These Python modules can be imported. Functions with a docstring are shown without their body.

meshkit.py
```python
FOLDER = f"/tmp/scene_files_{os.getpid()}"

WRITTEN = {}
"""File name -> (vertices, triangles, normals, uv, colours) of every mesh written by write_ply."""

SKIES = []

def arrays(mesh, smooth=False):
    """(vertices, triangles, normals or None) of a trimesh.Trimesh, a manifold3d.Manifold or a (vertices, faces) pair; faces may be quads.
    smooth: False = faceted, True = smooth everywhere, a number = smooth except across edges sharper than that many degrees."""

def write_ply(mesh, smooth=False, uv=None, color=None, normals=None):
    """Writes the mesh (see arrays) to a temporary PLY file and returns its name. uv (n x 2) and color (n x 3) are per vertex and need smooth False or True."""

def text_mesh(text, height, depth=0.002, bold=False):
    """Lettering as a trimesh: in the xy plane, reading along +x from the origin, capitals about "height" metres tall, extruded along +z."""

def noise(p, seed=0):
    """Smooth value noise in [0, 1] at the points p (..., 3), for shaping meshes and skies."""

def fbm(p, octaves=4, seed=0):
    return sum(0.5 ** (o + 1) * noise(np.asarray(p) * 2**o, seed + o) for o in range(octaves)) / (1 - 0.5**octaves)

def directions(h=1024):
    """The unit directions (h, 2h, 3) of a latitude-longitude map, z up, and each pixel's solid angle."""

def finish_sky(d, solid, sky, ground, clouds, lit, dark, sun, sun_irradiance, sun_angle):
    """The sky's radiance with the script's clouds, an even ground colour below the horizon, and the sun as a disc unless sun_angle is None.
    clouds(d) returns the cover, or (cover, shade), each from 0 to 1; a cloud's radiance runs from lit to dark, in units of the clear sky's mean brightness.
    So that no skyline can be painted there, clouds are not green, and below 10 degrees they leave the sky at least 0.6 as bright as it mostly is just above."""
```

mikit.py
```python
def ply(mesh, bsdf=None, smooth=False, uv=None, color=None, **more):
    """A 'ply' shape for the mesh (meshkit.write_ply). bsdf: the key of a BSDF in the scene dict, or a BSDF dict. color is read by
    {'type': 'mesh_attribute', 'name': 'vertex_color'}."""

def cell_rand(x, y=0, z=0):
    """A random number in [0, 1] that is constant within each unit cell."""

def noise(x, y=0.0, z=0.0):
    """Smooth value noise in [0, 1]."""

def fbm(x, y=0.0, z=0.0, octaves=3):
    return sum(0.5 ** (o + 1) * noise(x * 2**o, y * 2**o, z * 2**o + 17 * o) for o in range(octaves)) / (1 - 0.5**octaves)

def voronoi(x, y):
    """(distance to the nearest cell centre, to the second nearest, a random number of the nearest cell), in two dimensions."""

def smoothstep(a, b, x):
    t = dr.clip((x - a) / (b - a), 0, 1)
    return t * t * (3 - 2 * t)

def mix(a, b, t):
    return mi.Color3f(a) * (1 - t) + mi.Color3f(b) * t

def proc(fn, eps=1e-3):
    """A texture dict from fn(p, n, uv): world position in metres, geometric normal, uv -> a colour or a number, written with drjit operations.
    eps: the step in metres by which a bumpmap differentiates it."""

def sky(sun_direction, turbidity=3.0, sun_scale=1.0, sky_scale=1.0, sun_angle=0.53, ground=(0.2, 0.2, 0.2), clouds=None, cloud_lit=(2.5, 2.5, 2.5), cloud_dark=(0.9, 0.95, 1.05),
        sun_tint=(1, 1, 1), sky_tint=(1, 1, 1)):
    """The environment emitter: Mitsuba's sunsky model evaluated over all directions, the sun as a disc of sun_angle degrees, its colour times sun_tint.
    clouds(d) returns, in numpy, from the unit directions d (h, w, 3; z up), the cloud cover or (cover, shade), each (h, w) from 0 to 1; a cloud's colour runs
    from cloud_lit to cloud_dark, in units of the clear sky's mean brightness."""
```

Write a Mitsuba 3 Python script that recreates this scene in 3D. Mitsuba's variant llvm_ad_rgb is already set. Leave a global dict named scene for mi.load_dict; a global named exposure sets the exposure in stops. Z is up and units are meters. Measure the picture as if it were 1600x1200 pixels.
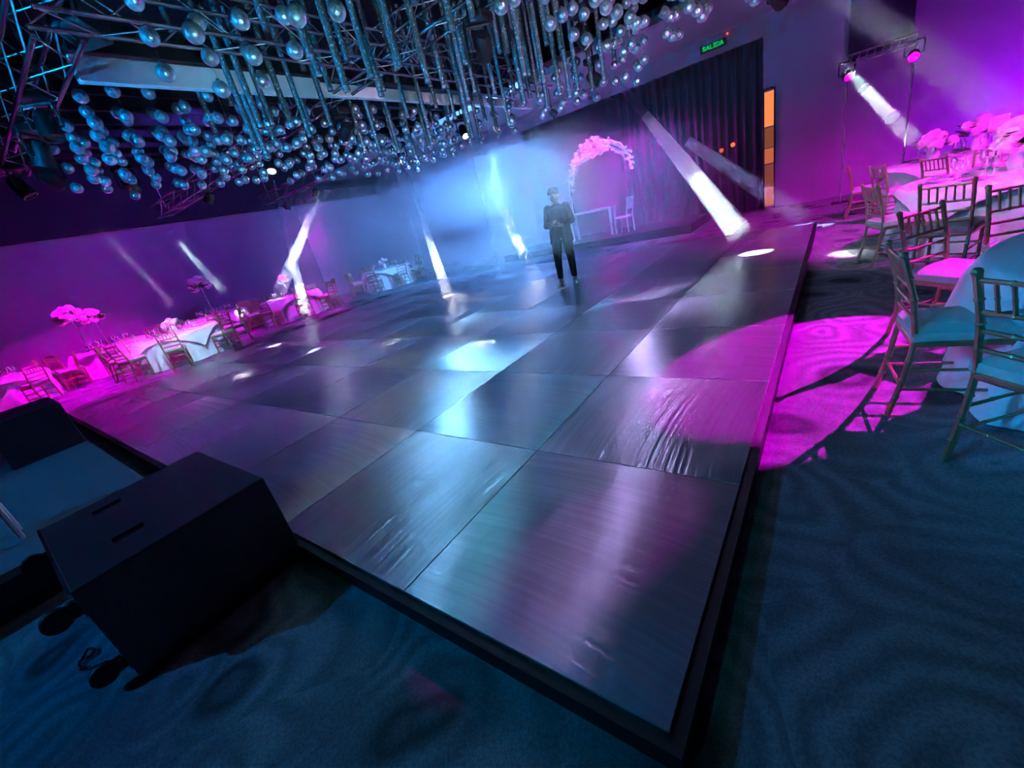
import math, random
import numpy as np, trimesh, drjit as dr, mitsuba as mi
import shapely.geometry as sg
import mikit, meshkit
from mikit import ply, proc, noise, fbm, voronoi, cell_rand, smoothstep, mix

T = mi.ScalarTransform4f
scene, labels = {}, {}
rnd = random.Random(7)

# ------------------------------------------------------------------ camera, exposure
EYE = np.array([0.3228, -0.6958, 1.5866])
CAM = np.array([[0.7989986788, 0.5571727648, -0.2261849274],
                [0.0441028687, -0.4294230132, -0.9020259489],
                [-0.5997133050, 0.7107421373, -0.3676813375]])      # rows: right, down, forward
FOCAL = 653.991
exposure = 7.0          # all lamp powers below are multiplied by GAIN, so that the view comes out as if exposure were 0
GAIN = 2.0 ** -exposure
scene['camera'] = {'type': 'perspective', 'fov_axis': 'x', 'fov': 2 * math.degrees(math.atan(800 / FOCAL)),
                   'near_clip': 0.05, 'far_clip': 100.0,
                   'to_world': T().look_at(origin=EYE.tolist(), target=(EYE + CAM[2]).tolist(), up=(-CAM[1]).tolist())}

# ------------------------------------------------------------------ main lights (fixtures are built further down mainly around the beam lamps)
WHITE = np.array([1.0, 0.97, 0.9]); ICE = np.array([0.75, 0.93, 1.0]); MAGENTA = np.array([1.0, 0.0, 0.95])
PURPLE = np.array([0.42, 0.0, 1.0]); BLUE = np.array([0.03, 0.38, 1.0]); CYAN = np.array([0.02, 0.55, 0.85])


def spot(key, pos, target, color, power, cutoff, beam=None, weight=1.0):
    scene[key] = {'type': 'spot', 'to_world': T().look_at(origin=list(map(float, pos)), target=list(map(float, target)), up=[0.13, 0.99, 0.05]),
                  'intensity': {'type': 'rgb', 'value': [float(c * power * GAIN) for c in color]}, 'cutoff_angle': float(cutoff),
                  'beam_width': float(beam if beam is not None else cutoff * 0.75), 'sampling_weight': float(weight)}


# beams: name -> (lamp, target, colour, power, half angle, [(t0, t1, density), ...] visible stretches of smoke)
BEAMS = {
    'b1': ((-9.08, 4.60, 3.50), (-7.42, 3.12, 0.10), ICE, 4200, 1.9, [(0.03, 0.20, .22), (0.20, 0.50, .20), (.50, .80, .9), (.80, .97, .12)]),
    'b2': ((-6.73, 4.82, 3.50), (-14.2, 6.10, 0.95), ICE, 7000, 1.6, [(0.03, 0.18, .10), (.18, .40, .36), (.40, .66, .24), (.66, .96, .22)]),
    'b3': ((-8.97, 8.19, 3.50), (-7.29, 6.76, 0.10), WHITE, 4200, 2.2, [(.05, .16, .10), (.16, .38, .30), (.38, .58, .18), (.58, .86, .8), (.86, .985, .4)]),
    'b4': ((-6.83, 8.36, 3.50), (-4.87, 7.16, 0.10), WHITE, 4500, 2.2, [(.02, .26, .25), (.26, .84, .75), (.84, .98, .25)]),
    'b5': ((-2.58, 6.21, 3.50), (-0.70, 7.34, 0.10), ICE, 3400, 3.1, [(.16, .30, .08), (.30, .62, .24), (.62, .90, .22)]),
    'b6': ((-0.45, 8.41, 3.50), (1.72, 13.2, 0.92), ICE, 2300, 1.75, [(.08, .36, .12), (.38, .50, .16), (.50, .74, .35), (.74, .95, .22)]),
    'b7': ((-2.0, 7.10, 5.50), (3.34, 13.6, 0.85), (.8, .95, .88), 3000, 2.5, [(.40, .97, .02)]),
    'b8': ((-9.82, 2.38, 3.50), (-14.0, 4.49, 1.44), ICE, 1500, 1.5, [(.02, .3, .08), (.3, .99, .16)]),
    'b9': ((-8.92, 1.23, 3.50), (-14.0, 3.20, 1.40), ICE, 800, 1.0, [(.02, .99, .12)]),
    'b10': ((-3.42, 4.81, 3.50), (-6.5, 8.2, 0.35), (.12, .42, 1.0), 1500, 2.6, [(.01, .20, .30), (.20, .55, .22)]),
    'b13': ((-3.4, 8.46, 3.47), (-0.08, 9.77, 0.10), (.3, .42, 1.0), 1200, 2.4, [(.41, .97, .10)]),
}
for k, (p, t, c, pw, a, seg) in BEAMS.items():
    spot('beam_light_' + k, p, t, c, pw, a, a * 0.85, 5.0 if k in ('b1', 'b2', 'b3', 'b4', 'b5', 'b6') else 3.0)
# light pools from moving heads whose beams stay unseen
POOLS = [((-5.05, 4.2, 3.3), (-5.53, 3.45, .1), 2.9, 1500), ((-3.3, 3.5, 3.3), (-3.37, 3.30, .1), 3.1, 1500), ((-9.6, 4.2, 3.4), (-9.74, 3.43, .1), 2.5, 1200),
         ((-8.4, 2.0, 3.3), (-7.82, 1.93, .1), 3.0, 1500), ((0.2, 7.6, 3.5), (0.49, 6.96, 0), 3.7, 1500), ((-5.2, 9.0, 3.6), (-4.95, 8.3, .1), 2.2, 350)]
for i, (p, t, a, pw) in enumerate(POOLS):
    spot(f'pool_light_{i}', p, t, WHITE if i < 5 else (1, .45, .12), pw, a, a * .8, .4)
# coloured washes, some added only to brighten the hanging pieces and the floor
spot('wash_blue', (-6.0, -5.0, 4.6), (-2.6, -.6, 0.0), (.0, .24, .85), 76, 42, 30, .5)
spot('wash_teal', (-1.5, -5.5, 4.6), (2.0, 1.6, 0.3), (.0, .36, .44), 20, 30, 20, .5)
spot('fill_up_blue', (-5.6, -4.2, 2.0), (-6.4, 3.2, 3.7), (.0, .34, 1.0), 330, 27, 17, .6)  # added unseen light, brightens the dark balls from the left
spot('fill_up_pink', (4.6, 2.2, 2.4), (-3.2, 6.6, 3.8), (.70, .42, .70), 190, 20, 13, .5)  # added unseen light, brightens balls and rods from the right
spot('fill_up_pale', (-1.0, .2, 1.0), (-4.6, 6.2, 4.2), (.22, .55, .62), 75, 40, 30, .6)  # added light low over the floor, lifts balls and rods
spot('par_right', (3.5, 9.2, 5.0), (0.2, 2.95, 0.0), MAGENTA, 1300, 5.6, 5.2, .6)
spot('par_corner', (3.6, 9.0, 5.0), (-.5, .62, .1), MAGENTA, 260, 1.9, 1.4, .35)
spot('par_tables_right', (4.0, 4.4, 5.2), (1.9, 8.6, 0.6), MAGENTA, 420, 27, 18, .6)
spot('wash_tables_right', (-0.5, 2.4, 4.4), (1.5, 7.4, 0.5), (.50, .60, .85), 50, 17, 10, .4)
spot('wall_purple_right', (3.8, 12.3, 0.3), (3.7, 14.5, 1.4), PURPLE, 85, 60, 15, .6)
spot('wall_magenta_right', (1.0, 12.7, 0.3), (1.0, 14.5, 1.0), MAGENTA, 4, 42, 20, .4)
spot('wall_purple_left', (-11.5, 5.0, 5.2), (-18, 5.5, 2.0), (.16, .05, 1.0), 60, 60, 30, .6)
spot('par_tables_left', (-14.3, 1.6, 4.8), (-14.9, 1.6, 0.7), MAGENTA, 260, 42, 30, .6)
spot('par_tables_left_far', (-12.1, 7.2, 3.6), (-14.0, 7.2, 0.5), MAGENTA, 60, 38, 22, .4)
spot('wash_tables_left', (-8.6, 1.6, 3.6), (-13.3, 2.8, 0.5), (.35, .62, .95), 130, 15, 9, .4)
spot('par_arch', (-6.62, 12.66, 3.98), (-5.55, 13.2, 2.6), MAGENTA, 100, 40, 28, .6)
spot('fog_blue', (-6.5, 9.3, 5.2), (-11.5, 13.0, 1.0), (.10, .36, 1.0), 420, 48, 30, 2.0)
spot('fog_blue_right', (-1.5, 9.3, 4.6), (-6.2, 12.6, 0.8), (.14, .26, 1.0), 190, 34, 20, 1.2)
spot('fog_cyan', (-8.0, 9.0, 4.4), (-8.6, 12.5, 0.4), (.25, .70, 1.0), 100, 26, 12, 1.2)
spot('fog_front', (-3.2, 5.35, 3.05), (-3.1, 5.4, 0.5), (.12, .55, 1.0), 16, 22, 14, .6)
spot('floor_lavender', (-2.6, 6.4, 3.05), (-1.2, 2.2, 0.1), (.50, .40, .85), 6, 55, 35, .4)  # added overhead light for the panel streaks, no fixture
spot('floor_teal_near', (-3.7, 2.6, 3.05), (-2.2, 1.0, 0.1), (.10, .50, .66), 1.8, 62, 40, .4)  # added, gives the near panels their teal tone
spot('floor_lilac_near', (-2.2, 1.9, 3.05), (-.9, .8, 0.1), (.50, .42, .80), .45, 62, 40, .4)  # added, gives the near panels their lilac tone
spot('wash_cyan_near', (-2.5, -3.0, 3.6), (2.0, 2.4, 0.45), (.0, .38, 1.0), 75, 11, 7, .4)
spot('floor_cyan', (-6.7, 5.0, 3.05), (-4.0, 2.6, 0.1), (.16, .50, .85), 16, 55, 35, .4)  # added overhead light to brighten the middle panels

# ------------------------------------------------------------------ helpers
def S(key, label, cat=None, group=None, kind=None):
    d = {'label': label} if label else {}
    if cat: d['category'] = cat
    if group: d['group'] = group
    if kind: d['kind'] = kind
    labels[key] = d


def box(sx, sy, sz, at=(0, 0, 0), R=None):
    m = trimesh.creation.box((sx, sy, sz))
    if R is not None: m.apply_transform(R)
    m.apply_translation(at)
    return m


def diffuse(c): return {'type': 'diffuse', 'reflectance': {'type': 'rgb', 'value': list(c)}}


def plastic(c, a=.3): return {'type': 'roughplastic', 'diffuse_reflectance': {'type': 'rgb', 'value': list(c)}, 'alpha': a}


def conductor(c, a): return {'type': 'roughconductor', 'specular_reflectance': {'type': 'rgb', 'value': list(c)}, 'alpha': a}


def two(b): return {'type': 'twosided', 'bsdf': b}


# ------------------------------------------------------------------ materials
def carpet_fn(p, n, uv):
    wx, wy = p.x + .6 * (fbm(p.x * 1.3, p.y * 1.3, 3.) - .5), p.y + .6 * (fbm(p.x * 1.3, p.y * 1.3, 9.) - .5)
    d, d2, r = voronoi(wx * 1.5, wy * 1.5)
    ring = .5 + .5 * dr.sin(d * 30 + 6 * r + 5.5 * fbm(p.x * 4, p.y * 4, 1.))
    blob = smoothstep(.34, .12, d) * smoothstep(.35, .6, r)
    pile = .75 + .5 * noise(p.x * 160, p.y * 160)
    v = (.28 + .16 * ring * smoothstep(.1, .7, fbm(p.x * 2, p.y * 2, 5.)) - .16 * blob) * pile
    return mix((.55, .62, .60), (.60, .58, .66), noise(p.x * 3, p.y * 3, 2.)) * v


def brushed_bump(p, n, uv):
    w = uv.y + .0
    return noise(uv.x * 1.6, w * 62, 1.) + .45 * noise(uv.x * 3.0, w * 190, 4.)


def brushed_refl(p, n, uv):
    k = cell_rand(dr.floor(p.x / 1.22 + 1e-3), dr.floor(p.y / 1.22 + 1e-3), 3)
    g = noise(uv.x * 2.0, uv.y * 170, 7.)
    g2 = noise(uv.x * 1.2, uv.y * 60, 3.)
    ln = smoothstep(.78, .95, noise(uv.x * 1.4, uv.y * 120, 11.)) * smoothstep(.45, .65, noise(uv.x * 3.0, uv.y * 14, 13.))
    return mix((.60, .60, .64), (.76, .76, .80), smoothstep(.1, .9, .65 * g + .35 * g2)) * (.88 + .16 * k) + .16 * ln


scene['m_carpet'] = diffuse((.3, .3, .3)); scene['m_carpet']['reflectance'] = proc(carpet_fn)
scene['m_brushed'] = {'type': 'twosided', 'bsdf': {'type': 'bumpmap', 'arbitrary': proc(brushed_bump, 8e-4), 'scale': 0.0016,
                      'bsdf': {'type': 'blendbsdf', 'weight': .14, 'a': {'type': 'roughconductor', 'alpha_u': .055, 'alpha_v': .34, 'specular_reflectance': proc(brushed_refl)},
                               'b': {'type': 'diffuse', 'reflectance': proc(brushed_refl)}}}}
scene['m_black'] = two(plastic((.012, .012, .014), .35))
scene['m_wall'] = diffuse((.27, .205, .30))  # purple light partly put into the wall colour
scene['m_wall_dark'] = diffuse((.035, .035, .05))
scene['m_ceiling'] = diffuse((.02, .02, .024))
scene['m_baffle'] = diffuse((.03, .03, .035))
scene['m_soffit'] = diffuse((.35, .33, .36))
scene['m_curtain'] = diffuse((.05, .045, .06))

# ------------------------------------------------------------------ structure
XL, YB, H = -18.0, 14.5, 5.9


def struct(key, mesh, mat, label, **k):
    scene[key] = ply(mesh, mat, **k)
    S(key, label, kind='structure')


struct('floor', box(34, 24, .1, (-3, 4.5, -.05)), 'm_carpet', 'ballroom carpet with swirling ring pattern')
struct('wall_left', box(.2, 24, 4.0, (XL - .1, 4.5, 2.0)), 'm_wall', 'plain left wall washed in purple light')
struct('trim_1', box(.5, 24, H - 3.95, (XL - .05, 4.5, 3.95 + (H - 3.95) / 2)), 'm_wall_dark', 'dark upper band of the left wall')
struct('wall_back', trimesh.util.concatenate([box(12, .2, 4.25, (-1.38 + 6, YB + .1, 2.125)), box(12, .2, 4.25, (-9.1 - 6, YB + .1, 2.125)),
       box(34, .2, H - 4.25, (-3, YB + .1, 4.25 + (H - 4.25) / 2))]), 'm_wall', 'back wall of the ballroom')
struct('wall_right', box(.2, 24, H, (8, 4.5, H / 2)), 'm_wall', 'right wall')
struct('wall_front', box(34, .2, H, (-3, -7.0, H / 2)), 'm_wall_dark', 'front wall behind the camera')
struct('ceiling', box(34, 24, .1, (-3, 4.5, H + .05)), 'm_ceiling', 'dark ceiling')
struct('trim_2', box(34, 3.2, .15, (-3, YB - 1.6, 4.78)), 'm_soffit', 'pale ceiling soffit along the back wall')


struct('trim_3', box(1.15, .06, 1.75, (.97, YB - .03, 3.95)), 'm_wall_dark', 'dark panel standing in for a recess high on the back wall above the goalpost truss')  # flat panel, the shade of a recess put into its colour
for i in range(7):
    struct(f'trim_{i + 4}', box(.10, 20, .28, (-10.4 - .9 * i, 4.0, H - .25)), 'm_baffle', 'dark ceiling baffle')


def curtain_mesh(x0, x1, y, z0, z1, amp=.05, pitch=.22):
    n = int((x1 - x0) / .03)
    xs = np.linspace(x0, x1, n)
    ys = y + amp * np.sin(xs / pitch * 2 * math.pi + .8 * np.sin(xs * 2.1)) + .3 * amp * np.sin(xs * 41)
    v = np.vstack([np.c_[xs, ys, np.full(n, z0)], np.c_[xs, ys, np.full(n, z1)]])
    i = np.arange(n - 1)
    f = np.vstack([np.c_[i, i + 1, n + i + 1], np.c_[i, n + i + 1, n + i]])
    return trimesh.Trimesh(v, f, process=False)


scene['curtain'] = ply(curtain_mesh(-9.1, -1.38, YB + .12, .02, 4.25), 'm_curtain', smooth=True)
S('curtain', 'dark floor-length pleated curtain filling the wide opening of the back wall', 'curtain')

# ------------------------------------------------------------------ dance floor
TS, ZF, NX, NY = 1.22, .10, 9, 8
S('dance_floor', 'low dance floor of brushed metal panels with black border', 'dance floor')
scene['dance_floor__border'] = ply(box(NX * TS + .09, NY * TS + .09, ZF - .012, (-NX * TS / 2, NY * TS / 2, (ZF - .012) / 2)), 'm_black')
S('dance_floor__border', 'black border and base')


def panel_mesh(flip):
    n = 10
    g = np.linspace(0, 1, n + 1)
    X, Y = np.meshgrid(g, g, indexing='ij')
    w = TS - .006
    v = np.c_[(X.ravel() - .5) * w, (Y.ravel() - .5) * w, np.zeros(X.size)]
    a, b = (X.ravel(), Y.ravel()) if not flip else (Y.ravel(), 1 - X.ravel())
    uv = np.c_[a, b + .16 * (a - .35) ** 2]
    idx = np.arange((n + 1) ** 2).reshape(n + 1, n + 1)
    f = np.vstack([np.c_[idx[:-1, :-1].ravel(), idx[1:, :-1].ravel(), idx[1:, 1:].ravel()], np.c_[idx[:-1, :-1].ravel(), idx[1:, 1:].ravel(), idx[:-1, 1:].ravel()]])
    # skirt down the sides
    rim = np.concatenate([idx[:, 0], idx[-1, 1:], idx[::-1, -1][1:], idx[0, ::-1][1:-1]])
    v2 = v[rim] - [0, 0, .02]
    k, m = len(rim), len(v)
    j = np.arange(k); jn = (j + 1) % k
    f2 = np.vstack([np.c_[rim[j], m + j, m + jn], np.c_[rim[j], m + jn, rim[jn]]])
    return trimesh.Trimesh(np.vstack([v, v2]), np.vstack([f, f2]), process=False), np.vstack([uv, uv[rim] + [0, .02]])


PAN = [ply(m, 'm_brushed', uv=uv) for m, uv in (panel_mesh(0), panel_mesh(1))]
c = 0
for i in range(NX):
    for j in range(NY):
        key = 'dance_floor__panel' + (f'_{c:03d}' if c else ''); c += 1
        scene[key] = {**PAN[(i + j) % 2], 'to_world': T().translate([-(i + .5) * TS, (j + .5) * TS, ZF])}

# ------------------------------------------------------------------ mesh helpers
from manifold3d import Manifold


def cat(ms): return trimesh.util.concatenate(ms)


def frame(d):
    d = d / np.linalg.norm(d)
    a = np.cross(d, [0, 0, 1.0] if abs(d[2]) < .9 else [1.0, 0, 0]); a /= np.linalg.norm(a)
    return a, np.cross(d, a)


def tube(pts, r, n=8, caps=True):
    p = np.array(pts, float); m = len(p)
    r = np.broadcast_to(r, (m,))
    t = np.gradient(p, axis=0) if m > 2 else np.array([p[1] - p[0]] * 2)
    a, _ = frame(t[0]); V = []
    for i in range(m):
        d = t[i] / np.linalg.norm(t[i]); a = a - d * (a @ d); a /= np.linalg.norm(a); b = np.cross(d, a)
        g = np.arange(n) * 2 * math.pi / n
        V.append(p[i] + r[i] * (np.cos(g)[:, None] * a + np.sin(g)[:, None] * b))
    v = np.vstack(V); f = []
    for i in range(m - 1):
        for j in range(n):
            k = (j + 1) % n
            f += [(i * n + j, i * n + k, i * n + n + k), (i * n + j, i * n + n + k, i * n + n + j)]
    if caps:
        f += [(0, j + 1, j) for j in range(1, n - 1)] + [((m - 1) * n, (m - 1) * n + j, (m - 1) * n + j + 1) for j in range(1, n - 1)]
    return trimesh.Trimesh(v, f, process=False)


def lathe(prof, n=20):
    return trimesh.creation.revolve(np.array(prof, float), sections=n)


def rbox(sx, sy, sz, at=(0, 0, 0), r=.015):
    """box with rounded edges"""
    s = [Manifold.sphere(r, 8).translate([x * (sx / 2 - r), y * (sy / 2 - r), z * (sz / 2 - r)]) for x in (-1, 1) for y in (-1, 1) for z in (-1, 1)]
    m = Manifold.batch_hull(s).to_mesh()
    t = trimesh.Trimesh(m.vert_properties[:, :3], m.tri_verts, process=False)
    t.apply_translation(at)
    return t


count = {}
def key_for(name):
    n = count.get(name, 0); count[name] = n + 1
    return name + (f'_{n:03d}' if n else '')


class Kind:
    """a template: parts as ply dicts in local coordinates, put down any number of times"""
    def __init__(self, name): self.name, self.parts = name, []
    def add(self, part, mesh, mat, label=None, smooth=35, **k):
        self.parts.append((part, mesh if isinstance(mesh, dict) else ply(mesh, mat, smooth=smooth), label, k.get('M')))
        return self
    def put(self, M, label, cat_, group=None, only=None):
        root = key_for(self.name); used = {}
        S(root, label, cat_, group)
        if len(self.parts) == 1 and not self.parts[0][0]:
            scene[root] = {**self.parts[0][1], 'to_world': M}
            return root
        for part, d, lab, m in self.parts:
            n = used.get(part, 0); used[part] = n + 1
            key = root + '__' + part + (f'_{n:03d}' if n else '')
            scene[key] = {**d, 'to_world': M if m is None else M @ m}
            if lab: S(key, lab)
        return root


def place(x, y, z=0, rz=0, s=1.0): return T().translate([x, y, z]).rotate([0, 0, 1], math.degrees(rz)).scale(s)


def facing(fx, fy): return math.atan2(fy, fx) - math.pi / 2


scene['m_gold'] = {'type': 'principled', 'base_color': {'type': 'rgb', 'value': [.46, .37, .20]}, 'metallic': .8, 'roughness': .34}
scene['m_cushion'] = diffuse((.55, .54, .50))
scene['m_cloth'] = two(diffuse((.74, .74, .74)))
scene['m_ceramic'] = two(plastic((.75, .75, .75), .12))
scene['m_napkin'] = two(diffuse((.35, .33, .42)))
scene['m_glass'] = {'type': 'blendbsdf', 'weight': .16, 'a': {'type': 'thindielectric', 'int_ior': 1.5}, 'b': two(conductor((.95, .95, .95), .12))}
scene['m_alu'] = two(conductor((.36, .36, .38), .3))
scene['m_bar'] = plastic((.82, .82, .84), .25)
scene['m_blossom'] = two(diffuse((.80, .62, .66)))
scene['m_blossom_pale'] = two(diffuse((.85, .78, .62)))
scene['m_leaf'] = two(diffuse((.10, .18, .07)))
scene['m_ball'] = {'type': 'blendbsdf', 'weight': .30, 'a': {'type': 'roughconductor', 'alpha': .10, 'specular_reflectance': {'type': 'rgb', 'value': [.80, .92, .97]}}, 'b': diffuse((.28, .42, .48))}
scene['m_cord'] = diffuse((.06, .06, .07))


def rod_fn(p, n, uv):
    g = noise(p.x * 90, p.y * 90, p.z * 45)
    return mix((.10, .17, .19), (.75, .90, .95), smoothstep(.60, .98, g))


scene['m_rod'] = {'type': 'blendbsdf', 'weight': .55, 'a': {'type': 'roughconductor', 'alpha': .25, 'specular_reflectance': proc(rod_fn)},
                  'b': {'type': 'diffuse', 'reflectance': proc(rod_fn)}}


def lamp_mat(key, c, power):
    scene[key] = diffuse((.1, .1, .1))
    return {'type': 'area', 'radiance': {'type': 'rgb', 'value': [float(x * power * GAIN) for x in c]}, 'sampling_weight': 0.02}


# ------------------------------------------------------------------ chairs
def post(pts, r=.0165):
    """a bamboo-like turned stick: rings at even distances"""
    p = np.array(pts, float)
    seg = np.linalg.norm(np.diff(p, axis=0), axis=1); s = np.r_[0, np.cumsum(seg)]
    L = s[-1]; q, rr = [], []
    n = max(2, int(L / .11))
    for i in range(n + 1):
        for o, k in (((-.008, .92), (0, 1.28), (.008, .92)) if 0 < i < n else ((0, 1.05),)):
            u = min(max(L * i / n + o, 0), L)
            q.append([np.interp(u, s, p[:, a]) for a in range(3)]); rr.append(r * k)
    return tube(q, rr, 7)


CH = Kind('banquet_chair')
for sx in (-1, 1):
    CH.add('back_post', post([(sx * .185, -.27, 0), (sx * .185, -.215, .25), (sx * .185, -.19, .46), (sx * .185, -.22, .72), (sx * .185, -.275, .925)]), 'm_gold')
for sx in (-1, 1):
    CH.add('front_leg', post([(sx * .185, .185, 0), (sx * .185, .185, .46)]), 'm_gold')
for z, yy_ in ((.90, -.268), (.755, -.229), (.665, -.213), (.575, -.2)):
    CH.add('rail', post([(-.185, yy_, z), (.185, yy_, z)], .011), 'm_gold')
for i in range(5):
    x = -.12 + .06 * i
    CH.add('spindle', post([(x, -.229, .755), (x, -.268, .90)], .0085), 'm_gold')
CH.add('seat_frame', rbox(.40, .41, .04, (0, 0, .445), .012), 'm_gold')
cm = trimesh.creation.box((.40, .40, .06)).subdivide().subdivide().subdivide()
v = cm.vertices.copy(); e = 1 - np.clip((np.abs(v[:, :2]) / .2).max(1), 0, 1) ** 4
v[:, 2] = np.where(v[:, 2] > 0, .022 + .035 * np.sqrt(np.clip(e, 0, 1)), v[:, 2] * .7); v[:, :2] *= (1 + .04 * (np.abs(v[:, 2:]) < .025))
cm.vertices = v; cm.apply_translation([0, .005, .487])
CH.add('cushion', cm, 'm_cushion', 'ivory seat cushion', smooth=60)
for z in (.17, .29):
    CH.add('stretcher', post([(-.185, .185, z), (.185, .185, z)], .009), 'm_gold')
    for sx in (-1, 1):
        CH.add('stretcher', post([(sx * .185, -.215 - .05 * (.25 - z) / .25, z), (sx * .185, .185, z)], .009), 'm_gold')
CH.add('stretcher', post([(-.185, -.23, .2), (.185, -.23, .2)], .009), 'm_gold')
for sx in (-1, 1):
    CH.add('finial', trimesh.creation.icosphere(1, .021).apply_translation([sx * .185, -.278, .935]), 'm_gold')

# far-off chairs: the same chair with its sticks kept plain
CHF = Kind('banquet_chair')
for sx in (-1, 1):
    CHF.add('back_post', tube([(sx * .185, -.27, 0), (sx * .185, -.19, .46), (sx * .185, -.275, .94)], .018, 5), 'm_gold')
for sx in (-1, 1):
    CHF.add('front_leg', tube([(sx * .185, .185, 0), (sx * .185, .185, .46)], .017, 5), 'm_gold')
for z, yy_ in ((.90, -.268), (.755, -.229), (.665, -.213), (.575, -.2)):
    CHF.add('rail', tube([(-.185, yy_, z), (.185, yy_, z)], .013, 5), 'm_gold')
for i in range(5):
    CHF.add('spindle', tube([(-.12 + .06 * i, -.229, .755), (-.12 + .06 * i, -.268, .90)], .0095, 4), 'm_gold')
CHF.add('seat_frame', box(.40, .41, .04, (0, 0, .445)), 'm_gold', smooth=False)
CHF.add('cushion', rbox(.40, .40, .07, (0, .005, .495), .03), 'm_cushion', 'ivory seat cushion')
for z in (.17, .29):
    CHF.add('stretcher', tube([(-.185, .185, z), (.185, .185, z)], .011, 4), 'm_gold')
    for sx in (-1, 1):
        CHF.add('stretcher', tube([(sx * .185, -.22, z), (sx * .185, .185, z)], .011, 4), 'm_gold')

for (x, y), (fx, fy), lab in [
    ((.87, 2.45), (1, .10), 'gold stick-backed chair nearest the dance floor edge, side-on, at the near right table'),
    ((1.03, 3.58), (.72, -.69), 'gold stick-backed chair with magenta-lit cushion on the far left side of the near right table'),
    ((1.13, 1.84), (.75, .66), 'dark gold chair in the bottom right foreground, cut by the frame edge'),
    ((1.53, 4.12), (.35, -.94), 'bright gold chair on the far side of the near right table, by the frame edge'),
    ((1.24, 5.36), (.39, .92), 'gold chair with its back to the camera at the middle right table'),
    ((.89, 6.22), (.94, .34), 'gold chair seen side-on at the left of the middle right table'),
    ((1.95, 7.78), (-.05, -1), 'gold chair on the far side of the middle right table'),
    ((1.64, 8.68), (.77, .64), 'gold chair with its back to the camera at the far right table'),
    ((1.08, 9.15), (1, .5), 'gold chair half hidden behind the side-on chair of the middle right table'),
    ((.75, 10.35), (1, .05), 'thin gold chair farthest back at the far right table, against the purple wall')]:
    CH.put(place(x, y, 0, facing(fx, fy)), lab, 'chair')

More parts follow.
